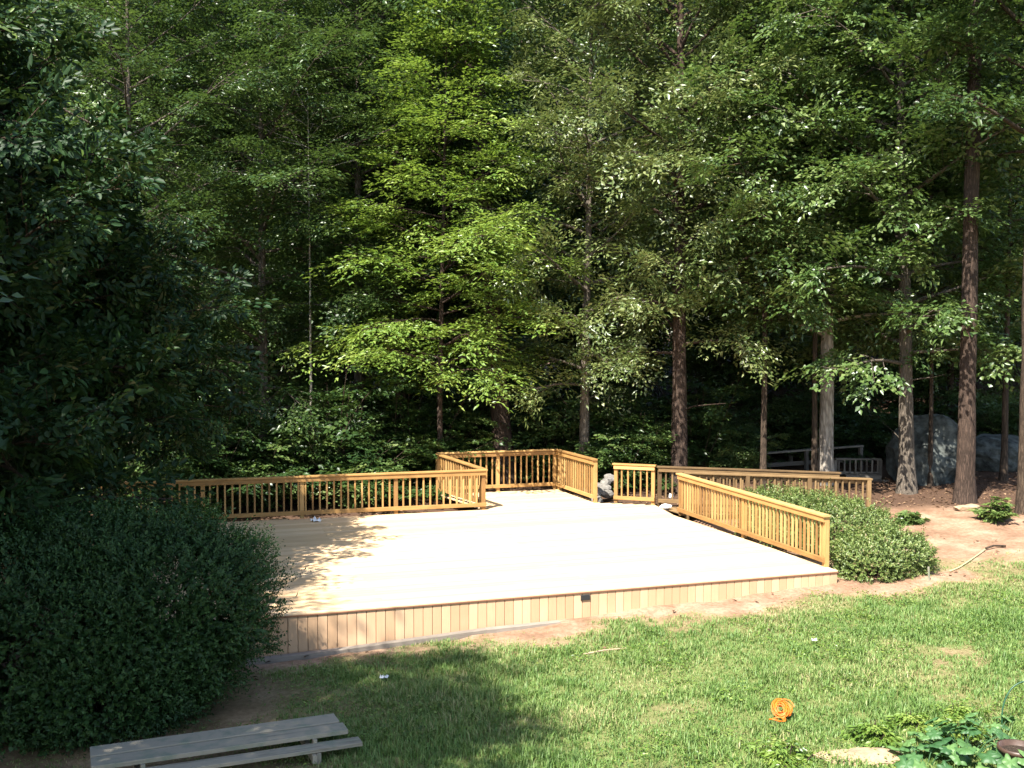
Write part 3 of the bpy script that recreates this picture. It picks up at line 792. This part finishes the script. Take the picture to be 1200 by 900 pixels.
# ------------------------------------------------------------------ clipped hedge, left
def blob_leaves(name, centres, n, ll, lw, mat, rs, rough=0.26, inner=0.25, zmin=None, up=0.4, twig=0.12):
    """leafy shoots all over a union of ellipsoids; centres: (c, radii, rot_z)"""
    A = np.array([r[0] * r[1] + r[0] * r[2] + r[1] * r[2] for _, r, _ in centres]); A /= A.sum()
    Pp, Nn = [], []
    for (c, r, rz), w in zip(centres, A):
        k = int(n * w)
        d = unit(rs.randn(k, 3)); sh = 1 - inner * rs.rand(k) ** 2
        q = np.sign(d) * np.abs(d) ** 0.8; q = unit(q) * (1 + 0.06 * np.abs(np.sin(3 * d[:, :1] * 2)))
        az = np.arctan2(d[:, 1], d[:, 0]); el = d[:, 2]
        lump = 1 + rough * (vnoise(az * 3 + 7 * el, el * 4, 1.0, 61) - .5) + rough * 0.8 * (vnoise(az * 9, el * 9 + az, 1.0, 62) - .5)
        p = q * sh[:, None] * lump[:, None] * np.array(r)
        nn = unit(d / np.array(r))
        cs, sn = math.cos(rz), math.sin(rz)
        rotm = np.array([[cs, -sn, 0], [sn, cs, 0], [0, 0, 1]])
        Pp.append(p @ rotm.T + np.array(c)); Nn.append(nn @ rotm.T)
    P = np.concatenate(Pp); Nr = np.concatenate(Nn)
    keep = np.ones(len(P), bool)
    for (c, r, rz) in centres:      # drop what is buried in another lobe
        cs, sn = math.cos(-rz), math.sin(-rz)
        q = (P - np.array(c)) @ np.array([[cs, -sn, 0], [sn, cs, 0], [0, 0, 1]]).T / np.array(r)
        keep &= (np.linalg.norm(q, axis=1) > 0.66)
    keep &= P[:, 2] > ground_z(P[:, 0], P[:, 1]) + 0.03
    P, Nr = P[keep], Nr[keep]
    # every shoot carries leaves along its length
    m = 7
    sd = unit(Nr + np.array([0, 0, up]) + 0.9 * (rs.rand(len(P), 3) - .5))
    Ls = twig * (0.5 + rs.rand(len(P))) * np.where(rs.rand(len(P)) < 0.035, 2.2, 1.0)
    tb = rs.rand(len(P))
    out = []
    for j in range(m):
        u = (j + 0.5) / m
        ph = rs.rand(len(P)) * 6.28
        s1 = unit(np.cross(sd, np.array([0.3, 0.2, 1.0]))); s2 = np.cross(sd, s1)
        lat = s1 * np.cos(ph)[:, None] + s2 * np.sin(ph)[:, None]
        D = unit(sd * 0.7 + lat * 0.8)
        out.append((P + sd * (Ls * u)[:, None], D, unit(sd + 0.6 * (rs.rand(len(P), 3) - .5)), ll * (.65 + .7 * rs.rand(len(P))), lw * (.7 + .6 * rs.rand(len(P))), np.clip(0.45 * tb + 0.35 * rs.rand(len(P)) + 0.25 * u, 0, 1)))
    a = [np.concatenate(x) for x in zip(*out)]
    return leaves(name, a[0], a[1], a[2], a[3], a[4], a[5], mat, 0.1)

def twig_core(name, centres, n, rs, mat):
    lines = []
    for c, r, rz in centres:
        for k in range(n):
            a = rs.rand() * 6.28; el = rs.rand() * 1.3
            cs, sn = math.cos(rz), math.sin(rz)
            e = np.array([math.cos(a) * math.cos(el) * r[0], math.sin(a) * math.cos(el) * r[1], math.sin(el) * r[2]]) * 0.6
            e = np.array([e[0] * cs - e[1] * sn, e[0] * sn + e[1] * cs, e[2]]) + np.array(c)
            b = np.array([c[0] + 0.3 * (e[0] - c[0]), c[1] + 0.3 * (e[1] - c[1]), 0]); b[2] = gz(b[0], b[1]) - .05
            mid = (b + e) / 2 + (rs.rand(3) - .5) * .2
            lines.append((np.array([b, mid, e]), [0.016, 0.010, 0.004], 4))
    return tubes(name, lines, mat, 4)

rs = np.random.RandomState(171)
ang = math.atan2(U.y, U.x)
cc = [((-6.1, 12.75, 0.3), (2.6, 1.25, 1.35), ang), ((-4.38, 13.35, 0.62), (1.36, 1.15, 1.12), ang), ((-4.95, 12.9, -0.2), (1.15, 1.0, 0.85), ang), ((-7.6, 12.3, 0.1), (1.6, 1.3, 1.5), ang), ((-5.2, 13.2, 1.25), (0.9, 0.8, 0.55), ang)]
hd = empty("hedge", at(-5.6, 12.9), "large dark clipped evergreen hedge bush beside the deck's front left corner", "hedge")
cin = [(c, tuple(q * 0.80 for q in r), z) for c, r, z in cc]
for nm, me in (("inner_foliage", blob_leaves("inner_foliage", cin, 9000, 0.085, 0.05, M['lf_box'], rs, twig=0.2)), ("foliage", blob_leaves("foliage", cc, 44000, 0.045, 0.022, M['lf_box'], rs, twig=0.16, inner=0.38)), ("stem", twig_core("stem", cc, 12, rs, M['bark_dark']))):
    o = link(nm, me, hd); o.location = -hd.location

# round bush, right of the deck
rs = np.random.RandomState(181)
def bush_from(cc, n, ll, lw, mat, base, label, name, twig=0.11, core=12):
    e = empty(name, base, label, "bush")
    for nm, me in (("foliage", blob_leaves("foliage", cc, n, ll, lw, mat, rs, twig=twig, rough=0.42)), ("stem", twig_core("stem", cc, core, rs, M['bark_dark']))):
        o = link(nm, me, e); o.location = -e.location
bush_from([((6.75, 19.15, 0.0), (0.74, 0.68, 0.48), 0.2), ((6.35, 18.75, -0.02), (0.55, 0.5, 0.36), 0)], 8200, 0.045, 0.024, M['lf_azalea'], at(6.8, 19.1), "round low green bush at the deck's front right corner", "round_bush")
bush_from([((6.5, 20.6, 0.22), (0.85, 0.9, 0.52), 0.1), ((6.2, 21.7, 0.2), (1.0, 0.85, 0.55), 0.1), ((5.7, 22.7, 0.22), (0.8, 0.65, 0.5), 0)], 12000, 0.045, 0.024, M['lf_azalea'], at(6.4, 21.4), "long low sunlit green bush behind the right deck railing", "spreading_bush")

# sapling at the tall trunk, and a small plant by the ramp post
sap = make_bush(191, M['lf_azalea'], 0.62, 0.22, 7, 0.13, 0.055, 9, 0.17)
bush_object("sapling", sap, at(10.55, 23.1), "small leafy green sapling on bare soil before the tall straight trunk", cat="sapling")
low = make_bush(192, M['lf_mid'], 0.32, 0.3, 8, 0.12, 0.06, 9, 0.18)
bush_object("ground_plant", low, at(8.75, 23.3), "low leafy plant in the litter beside the ramp's end post", cat="plant")
bush_object("ground_plant", make_bush(193, M['lf_mid'], 0.35, 0.25, 7, 0.1, 0.05, 9, 0.16), at(12.0, 24.2), "low green plant in shade right of the tall straight trunk", cat="plant")

# ------------------------------------------------------------------ lawn
def grass():
    rs = np.random.RandomState(201)
    n = 75000
    x = rs.uniform(-6.5, 10.5, n); y = rs.uniform(10.2, 20.5, n)
    s = np.abs(x) < y * 0.5 + 0.3
    x, y = x[s], y[s]
    g, l = masks(x, y)
    cl = 0.45 + 0.9 * vnoise(x, y, 0.35, 41)
    on = rs.rand(len(x)) < np.clip(g * cl, 0.012 * (y < lawn_edge(x) + 2), 1)
    sx, sy = to_st_np(x, y)
    on &= ~((sy > -0.12) & (sx < 0.15))
    x, y, g = x[on], y[on], g[on]
    m = 7
    hgt = 0.85 * (0.04 + 0.09 * vnoise(x, y, 0.45, 42) ** 1.6 + 0.06 * vnoise(x, y, 2.2, 43)) * (0.3 + 0.75 * g)
    dry = 0.34 * vnoise(x, y, 1.1, 44) ** 1.6 + 0.18 * vnoise(x, y, 0.3, 45) + 0.25 * (1 - g)
    X = np.repeat(x, m) + rs.randn(len(x) * m) * 0.035; Y = np.repeat(y, m) + rs.randn(len(x) * m) * 0.035
    H = np.repeat(hgt, m) * rs.uniform(0.55, 1.35, len(X))
    Z = ground_z(X, Y) - 0.015
    a = rs.rand(len(X)) * 6.28
    lean = rs.uniform(0.15, 1.0, len(X))
    w = rs.uniform(0.0035, 0.0065, len(X))
    b = np.stack([X, Y, Z], -1)
    sd = np.stack([np.sin(a), -np.cos(a), np.zeros_like(a)], -1) * w[:, None]
    ld = np.stack([np.cos(a), np.sin(a), np.zeros_like(a)], -1)
    mid = b + np.stack([np.zeros_like(a), np.zeros_like(a), H * 0.6], -1) + ld * (H * lean * 0.35)[:, None]
    tip = b + np.stack([np.zeros_like(a), np.zeros_like(a), H * (1 - 0.25 * lean)], -1) + ld * (H * lean)[:, None]
    V = np.stack([b - sd, b + sd, mid + sd * 0.8, mid - sd * 0.8, tip], 1).reshape(-1, 3)
    k = np.arange(len(X))[:, None] * 5
    q = k + np.array([[0, 1, 2, 3]]); t = k + np.array([[3, 2, 4]])
    ti = np.clip(np.repeat(dry, m) + rs.uniform(0, 0.72, len(X)) ** 1.2, 0, 1)
    me = mesh_np("lawn_grass", V, tris=t, quads=q, mat=M['grass'], tint=np.repeat(ti, 5))
    tag(link("lawn_grass", me), "short sunlit green lawn grass with worn patches in front of the deck", "grass", kind="stuff")
def to_st_np(x, y):
    dx, dy = x - FR.x, y - FR.y
    return dx * U.x + dy * U.y, dx * W.x + dy * W.y
grass()

def clover():
    rs = np.random.RandomState(221)
    n = 60000
    x = rs.uniform(-6.5, 9.5, n); y = rs.uniform(10.3, 18.5, n)
    g, l = masks(x, y)
    on = rs.rand(n) < g * sstep(0.52, 0.72, vnoise(x, y, 0.8, 46) * 0.7 + vnoise(x, y, 0.25, 47) * 0.3)
    sx, sy = to_st_np(x, y); on &= ~((sy > -0.1) & (sx < 0.1))
    x, y = x[on], y[on]; n = len(x)
    a = rs.rand(n) * 6.28
    P = np.stack([x, y, ground_z(x, y) + rs.uniform(.015, .085, n)], -1)
    D = np.stack([np.cos(a), np.sin(a), rs.uniform(-.1, .6, n)], -1)
    Nn = unit(np.stack([rs.randn(n) * .35, rs.randn(n) * .35, np.ones(n)], -1))
    me = leaves("lawn_weeds", P, D, Nn, rs.uniform(.025, .06, n), rs.uniform(.018, .035, n), rs.rand(n), M['lf_bright'], 0.15)
    tag(link("lawn_weeds", me), "small clover and weed leaves patching the lawn", "lawn weeds", kind="stuff")
clover()

def litter():
    rs = np.random.RandomState(211)
    n = 26000
    x = rs.uniform(-14, 18, n); y = rs.uniform(14, 46, n) 
    g, l = masks(x, y)
    sx, sy = to_st_np(x, y)
    on = (rs.rand(n) < np.maximum(l, 0.10 * (1 - g)))
    z = ground_z(x, y) + 0.012 + 0.02 * rs.rand(n)
    deckin = (sy > -0.05) & (sx < 0.05) & (sx > sl) & (sy < 9.6)
    on &= ~deckin
    on &= ~((x > 3.4) & (x < 8.3) & (y > 24.1) & (y < 26.1))
    x, y, z = x[on], y[on], z[on]; n = len(x)
    a = rs.rand(n) * 6.28
    D = np.stack([np.cos(a), np.sin(a), (rs.rand(n) - .5) * .6], -1)
    Nn = unit(np.stack([(rs.rand(n) - .5), (rs.rand(n) - .5), np.ones(n)], -1))
    me = leaves("leaf_litter", np.stack([x, y, z], -1), D, Nn, rs.uniform(.06, .13, n), rs.uniform(.035, .07, n), rs.rand(n), M['litter'], 0.2)
    tag(link("leaf_litter", me), "brown fallen leaves scattered over the shaded forest floor", "fallen leaves", kind="stuff")
litter()

# ------------------------------------------------------------------ stones
def rock_mesh(name, rx, ry, rz, seed, mat, sub=3, amp=0.25):
    import bmesh
    bm = bmesh.new(); bmesh.ops.create_icosphere(bm, subdivisions=sub, radius=1)
    rs = np.random.RandomState(seed); dirs = unit(rs.randn(16, 3)); cut = 0.66 + 0.3 * rs.rand(16)
    for v in bm.verts:
        d = np.array(v.co); r = 1.0
        for q, c in zip(dirs, cut):
            s = d @ q
            if s * r > c: r = c / s
        r *= 1 + amp * 0.25 * math.sin(d[0] * 5 + seed) * math.sin(d[1] * 6) + amp * 0.12 * math.sin(d[2] * 13 + d[0] * 9)
        v.co = Vector((d[0] * rx * r, d[1] * ry * r, d[2] * rz * r))
    for f in bm.faces: f.smooth = False
    me = bpy.data.meshes.new(name); bm.to_mesh(me); bm.free(); me.materials.append(mat); return me
def rock(name, loc, r, seed, mat, label, group=None, sub=3, rz=0):
    o = link(name, rock_mesh(name, *r, seed, mat, sub), None, loc); o.rotation_euler[2] = rz
    return tag(o, label, "boulder" if r[2] > .8 else "stone", group)
rock("boulder", (11.3, 28.9, gz(11.3, 28.9) + 0.62), (1.15, 0.95, 1.2), 3, M['blue_stone'], "big blue grey boulder standing in shade among the right trunks", sub=4)
rock("boulder", (14.1, 30.5, gz(14, 30.5) + 0.35), (1.3, 0.9, 0.75), 8, M['blue_stone'], "pale grey boulder low behind the trunks at the right edge", sub=4)
rock("stone", (10.45, 24.35, gz(10.45, 24.35) + 0.02), (0.34, 0.22, 0.13), 5, M['tan_stone'], "flat tan stone at the foot of the tall straight trunk")
rock("stepping_stone", (3.72, 11.1, gz(3.72, 11.1) + 0.015), (0.52, 0.26, 0.07), 6, M['tan_stone'], "flat tan paving stone in the grass at the bottom of the lawn")
rr = random.Random(3)
for k in range(9):
    x = 2.18 + rr.uniform(-.12, .22); y = 26.6 + k * 0.16
    rock("stone", (x + 0.06 * k * 0.4, y, gz(x, y) + 0.12 + 0.055 * k), (rr.uniform(.16, .26), rr.uniform(.14, .2), rr.uniform(.09, .15)), 20 + k, M['stone'], "grey stone heaped in the gap beside the bay railing", "stones heaped in the gap by the bay", 2, rr.random() * 3)
rock("stone", (3.62, 25.05, 0.05), (0.17, 0.1, 0.07), 41, M['white'], "white stone on the deck by the ramp, the longer one below its railing", sub=2)
rock("stone", (3.86, 25.75, 0.2), (0.07, 0.06, 0.07), 43, M['white'], "small white lump behind the first balusters of the far ramp railing", sub=2)

# ------------------------------------------------------------------ far walkway rails and steps behind the ramp
e = empty("walkway_rail", at(8.2, 31.5), "old silvery plank rail on posts among the trunks beyond the ramp", "railing")
board("top_plank", (6.9, 31.3, 0.62), (10.4, 31.5, 0.86), 0.16, 0.05, M['far_wood'], e)
for x, z in ((7.1, 0.6), (8.7, 0.72), (10.3, 0.83)):
    board("post", (x, 31.4, gz(x, 31.4) - .1), (x, 31.4, z), 0.1, 0.1, M['far_wood'], e)
board("lower_plank", (6.9, 31.42, 0.25), (10.4, 31.62, 0.45), 0.04, 0.12, M['far_wood'], e)
e = empty("walkway_rail", at(7.4, 33.5), "farther old plank rail on posts higher behind the dark slim trunk", "railing")
board("top_plank", (6.2, 33.4, 0.55), (9.0, 33.7, 0.68), 0.16, 0.05, M['far_wood'], e)
for x in (6.4, 7.6, 8.8): board("post", (x, 33.55, gz(x, 33.5) - .1), (x, 33.55, 0.55), 0.1, 0.1, M['far_wood'], e)
e = empty("step_rail", at(9.6, 29.6), "short old balustrade with square balusters beside the leaning grey trunk", "railing")
board("cap_rail", (9.0, 29.6, 0.68), (10.3, 29.7, 0.66), 0.14, 0.045, M['far_wood'], e)
board("bottom_rail", (9.05, 29.62, 0.28), (10.25, 29.7, 0.26), 0.04, 0.09, M['far_wood'], e)
for k in range(8):
    x = 9.1 + k * 0.155; board("baluster", (x, 29.58, 0.25), (x, 29.58, 0.655), 0.038, 0.038, M['far_wood'], e)
for x in (9.02, 10.27): board("post", (x, 29.66, gz(x, 29.6) - .1), (x, 29.66, 0.64), 0.09, 0.09, M['far_wood'], e)
e = empty("steps", at(9.6, 28.8), "short flight of old wooden steps below the small balustrade", "steps")
for k in range(4):
    y = 29.4 - k * 0.28; z = 0.26 - k * 0.14
    board("tread", (9.2 + .12 * k, y, z), (10.2 + .1 * k, y + .05, z), 0.26, 0.04, M['far_wood'], e)
    board("riser", (9.2 + .12 * k, y - .12, z - .09), (10.2 + .1 * k, y - .07, z - .09), 0.025, 0.135, M['far_wood'], e)

# ------------------------------------------------------------------ small things
def curve_tube(name, pts, r, mat, label, cat, sides=6):
    me = tubes(name, [(np.array(pts), np.full(len(pts), r))], mat, sides)
    return tag(link(name, me), label, cat)
# coil of orange cord
cx, cy = 3.13, 12.22; zz = gz(cx, cy)
pts = []
rs = np.random.RandomState(8); ph = rs.rand(40, 6)
for k in range(15 * 24):
    a = k / 24 * 2 * math.pi; lp = k / 24; i0 = int(lp); fr = lp - i0
    q = ph[i0] * (1 - fr) + ph[i0 + 1] * fr
    r = 0.03 + 0.10 * q[0]
    u = math.cos(a) * r + 0.07 * (q[1] - .5); v = math.sin(a) * r * (1.0 + .5 * q[4]) + 0.07 * (q[2] - .5)
    w = 0.05 * (q[3] - .5) + 0.015 * math.sin(a * 2 + 6 * q[5])
    pts.append((cx + u, cy + v * 0.84 - w * 0.5, zz + 0.135 + v * 0.54 + w * 0.85))
for k in range(3 * 18):
    a = k / 18 * 2 * math.pi; q = ph[20 + k // 18]
    pts.append((cx - 0.09 + math.cos(a) * (0.06 + .04 * q[0]), cy - 0.17 + math.sin(a) * 0.05, zz + 0.07 + 0.012 * math.sin(a * 2) + 0.012 * q[1]))
curve_tube("extension_cord", pts, 0.0075, M['orange'], "coiled orange extension cord lying in the grass", "cord", 5)
# wire hoop at the right edge
hx, hy = 5.75, 11.75; hz = gz(hx, hy)
pts = [(hx - 0.28 * math.cos(a), hy + 0.05 * math.sin(a), hz + 0.1 + 0.42 * math.sin(a)) for a in np.linspace(0, math.pi, 20)]
pts = [(pts[0][0], hy, hz - .1)] + pts + [(pts[-1][0], hy, hz - .1)]
curve_tube("wire_hoop", pts, 0.009, M['green_wire'], "thin dark green wire hoop arched over the garden plants", "hoop")
# pot
def lathe(name, prof, mat, loc, seg=20, parent=None):
    V, Q = [], []
    for r, z in prof:
        for k in range(seg): V.append((r * math.cos(k / seg * 6.2832), r * math.sin(k / seg * 6.2832), z))
    for i in range(len(prof) - 1):
        for k in range(seg): Q.append((i * seg + k, i * seg + (k + 1) % seg, (i + 1) * seg + (k + 1) % seg, (i + 1) * seg + k))
    return link(name, mesh_np(name, V, quads=Q, mat=mat, smooth=True), parent, loc)
pe = empty("plant_pot", (5.12, 10.62, gz(5.12, 10.62) - 0.03), "dark brown pot half hidden under broad leaves at the bottom right", "pot")
lathe("pot_body", [(0.02, 0.01), (0.13, 0.01), (0.18, 0.26), (0.205, 0.27), (0.205, 0.31), (0.18, 0.31), (0.17, 0.25), (0.02, 0.24)], M['dark_brown'], (0, 0, 0), parent=pe)
lathe("pot_soil", [(0.001, 0.262), (0.175, 0.258)], M['bark_dark'], (0, 0, 0), parent=pe)

def broad_leaf_mesh(name, seed, size, mat):
    """one lobed, veined, cupped garden leaf on its stalk, lying along +x"""
    rs = np.random.RandomState(seed)
    n = 26; V = [(0, 0, 0)]; 
    for rad, lift in ((0.45, 0.05), (0.8, 0.055), (1.0, 0.0)):
        for k in range(n):
            a = (k / n) * 6.2832
            lobe = 1 + 0.16 * math.cos(5 * a) + 0.05 * math.cos(13 * a + seed)
            notch = 1 - 0.55 * math.exp(-((abs(a - math.pi)) / 0.28) ** 2)
            r = size * 0.5 * rad * (lobe * notch if rad > 0.7 else 1 - 0.4 * math.exp(-((abs(a - math.pi)) / 0.35) ** 2))
            V.append((r * math.cos(a) * 1.1, r * math.sin(a), size * (lift + 0.025 * math.cos(5 * a) - 0.10 * rad * rad + 0.015 * rs.randn() * rad)))
    T = [(0, 1 + k, 1 + (k + 1) % n) for k in range(n)]; Q = []
    for i in range(2):
        for k in range(n): Q.append((1 + i * n + k, 1 + (i + 1) * n + k, 1 + (i + 1) * n + (k + 1) % n, 1 + i * n + (k + 1) % n))
    return mesh_np(name, V, T, Q, mat, np.full(len(V), rs.rand()), True)
lm = [broad_leaf_mesh("leaf", 300 + k, 1.0, M['garden_leaf']) for k in range(4)]
def garden_plant(x, y, n, h, spread, label, seed, ls=(0.1, 0.23)):
    rs = np.random.RandomState(seed)
    base = Vector(at(x, y)); e = empty("squash_plant", base, label, "plant")
    lines = []
    for k in range(n):
        a = rs.rand() * 6.28; r = spread * math.sqrt(rs.rand()); zt = h * (0.35 + 0.65 * rs.rand()) * (1 - 0.4 * r / spread)
        tip = np.array([math.cos(a) * r, math.sin(a) * r, zt])
        lines.append((np.array([[tip[0] * .25, tip[1] * .25, -0.03], [tip[0] * .6, tip[1] * .6, zt * .65], tip]), [0.008, 0.006, 0.004], 5))
        o = link("leaf", lm[k % 4], e, tip); s = rs.uniform(*ls)
        o.scale = (s,) * 3
        o.rotation_euler = (rs.uniform(-.5, .5), rs.uniform(-.1, .75), a + rs.uniform(-.6, .6))
    link("stem", tubes("stem", lines, M['garden_leaf'], 5), e)
garden_plant(4.75, 11.05, 34, 0.42, 0.55, "broad leaved squash plant at the bottom right, in front of the wire hoop", 401)
garden_plant(4.98, 10.45, 12, 0.36, 0.3, "broad leaved plant hiding the dark brown pot", 404, (0.12, 0.24))
garden_plant(4.25, 10.85, 16, 0.30, 0.35, "smaller broad leaved plant beside the tan paving stone", 402, (0.1, 0.2))
garden_plant(5.35, 11.6, 14, 0.22, 0.4, "small leafy plant growing under the wire hoop", 403, (0.08, 0.16))
weed = make_bush(411, M['lf_bright'], 0.3, 0.35, 12, 0.07, 0.03, 16, 0.18)
wl = "low leafy weed growing among the garden plants at the bottom of the lawn"
w0 = bush_object("weed", weed, at(4.0, 11.6), wl, "weeds at the bottom of the lawn", cat="weed")
for k, (x, y) in enumerate(((4.5, 11.9), (5.1, 12.1), (4.9, 11.5), (2.9, 11.0))):
    copy_tree(w0, at(x, y), k * 1.3, rr.uniform(.7, 1.2), wl, "weeds at the bottom of the lawn")

# scraps
def scrap(name, x, y, z, size, label, cat, seed):
    rs = np.random.RandomState(seed); n = 6
    g = np.stack(np.meshgrid(np.linspace(-.5, .5, n), np.linspace(-.4, .4, n), indexing='ij'), -1).reshape(-1, 2)
    V = np.concatenate([g * size + rs.randn(n * n, 2) * size * .05, (np.abs(rs.randn(n * n, 1)) * size * .18 + 0.01)], 1)
    i = np.arange(n * n).reshape(n, n)
    q = np.stack([i[:-1, :-1], i[1:, :-1], i[1:, 1:], i[:-1, 1:]], -1).reshape(-1, 4)
    me = mesh_np(name, V, quads=q, mat=M['white'])
    me.materials[0] = M['white']
    o = link(name, me, None, (x, y, z)); md = o.modifiers.new("thickness", 'SOLIDIFY'); md.thickness = 0.004
    tag(o, label, cat)
scrap("paper_scrap", -1.72, 14.15, gz(-1.72, 14.15) + .03, 0.11, "crumpled white paper scrap in shaded grass before the deck skirt", "paper", 1)
scrap("paper_scrap", 4.3, 15.0, gz(4.3, 15.0) + .05, 0.07, "tiny white paper scrap in the sunny lawn", "paper", 2)
scrap("white_cloth", -4.3, 23.25, 0.0, 0.22, "crumpled white cloth on the deck below the left railing", "cloth", 3)
# sticks, hose and stake
curve_tube("stick", [(1.0, 14.85, gz(1.0, 14.85) + .03), (1.3, 14.93, gz(1.3, 14.9) + .05), (1.62, 15.05, gz(1.6, 15) + .03)], 0.012, M['stick'], "dry pale stick on the worn grass before the deck", "stick")
curve_tube("stick", [(9.1, 20.35, gz(9.1, 20.35) + .04), (9.3, 20.45, gz(9.3, 20.4) + .06), (9.55, 20.5, gz(9.5, 20.5) + .03)], 0.02, M['bark_dark'], "short dark stick on the bare soil at right", "stick")
hp = [(x, y, gz(x, y) + 0.03) for x, y in ((7.75, 18.75), (8.0, 18.95), (8.3, 19.3), (8.6, 19.7), (8.9, 20.1), (9.08, 20.33))]
curve_tube("garden_hose", hp, 0.010, M['hose'], "pale yellowish hose curving up the bare soil bank at right", "hose")
board_o = board("stake", (7.22, 18.3, gz(7.2, 18.3) - .1), (7.2, 18.3, gz(7.2, 18.3) + .25), 0.025, 0.03, M['grey_wood'])
tag(board_o, "short grey wooden stake beside the round bush", "stake")
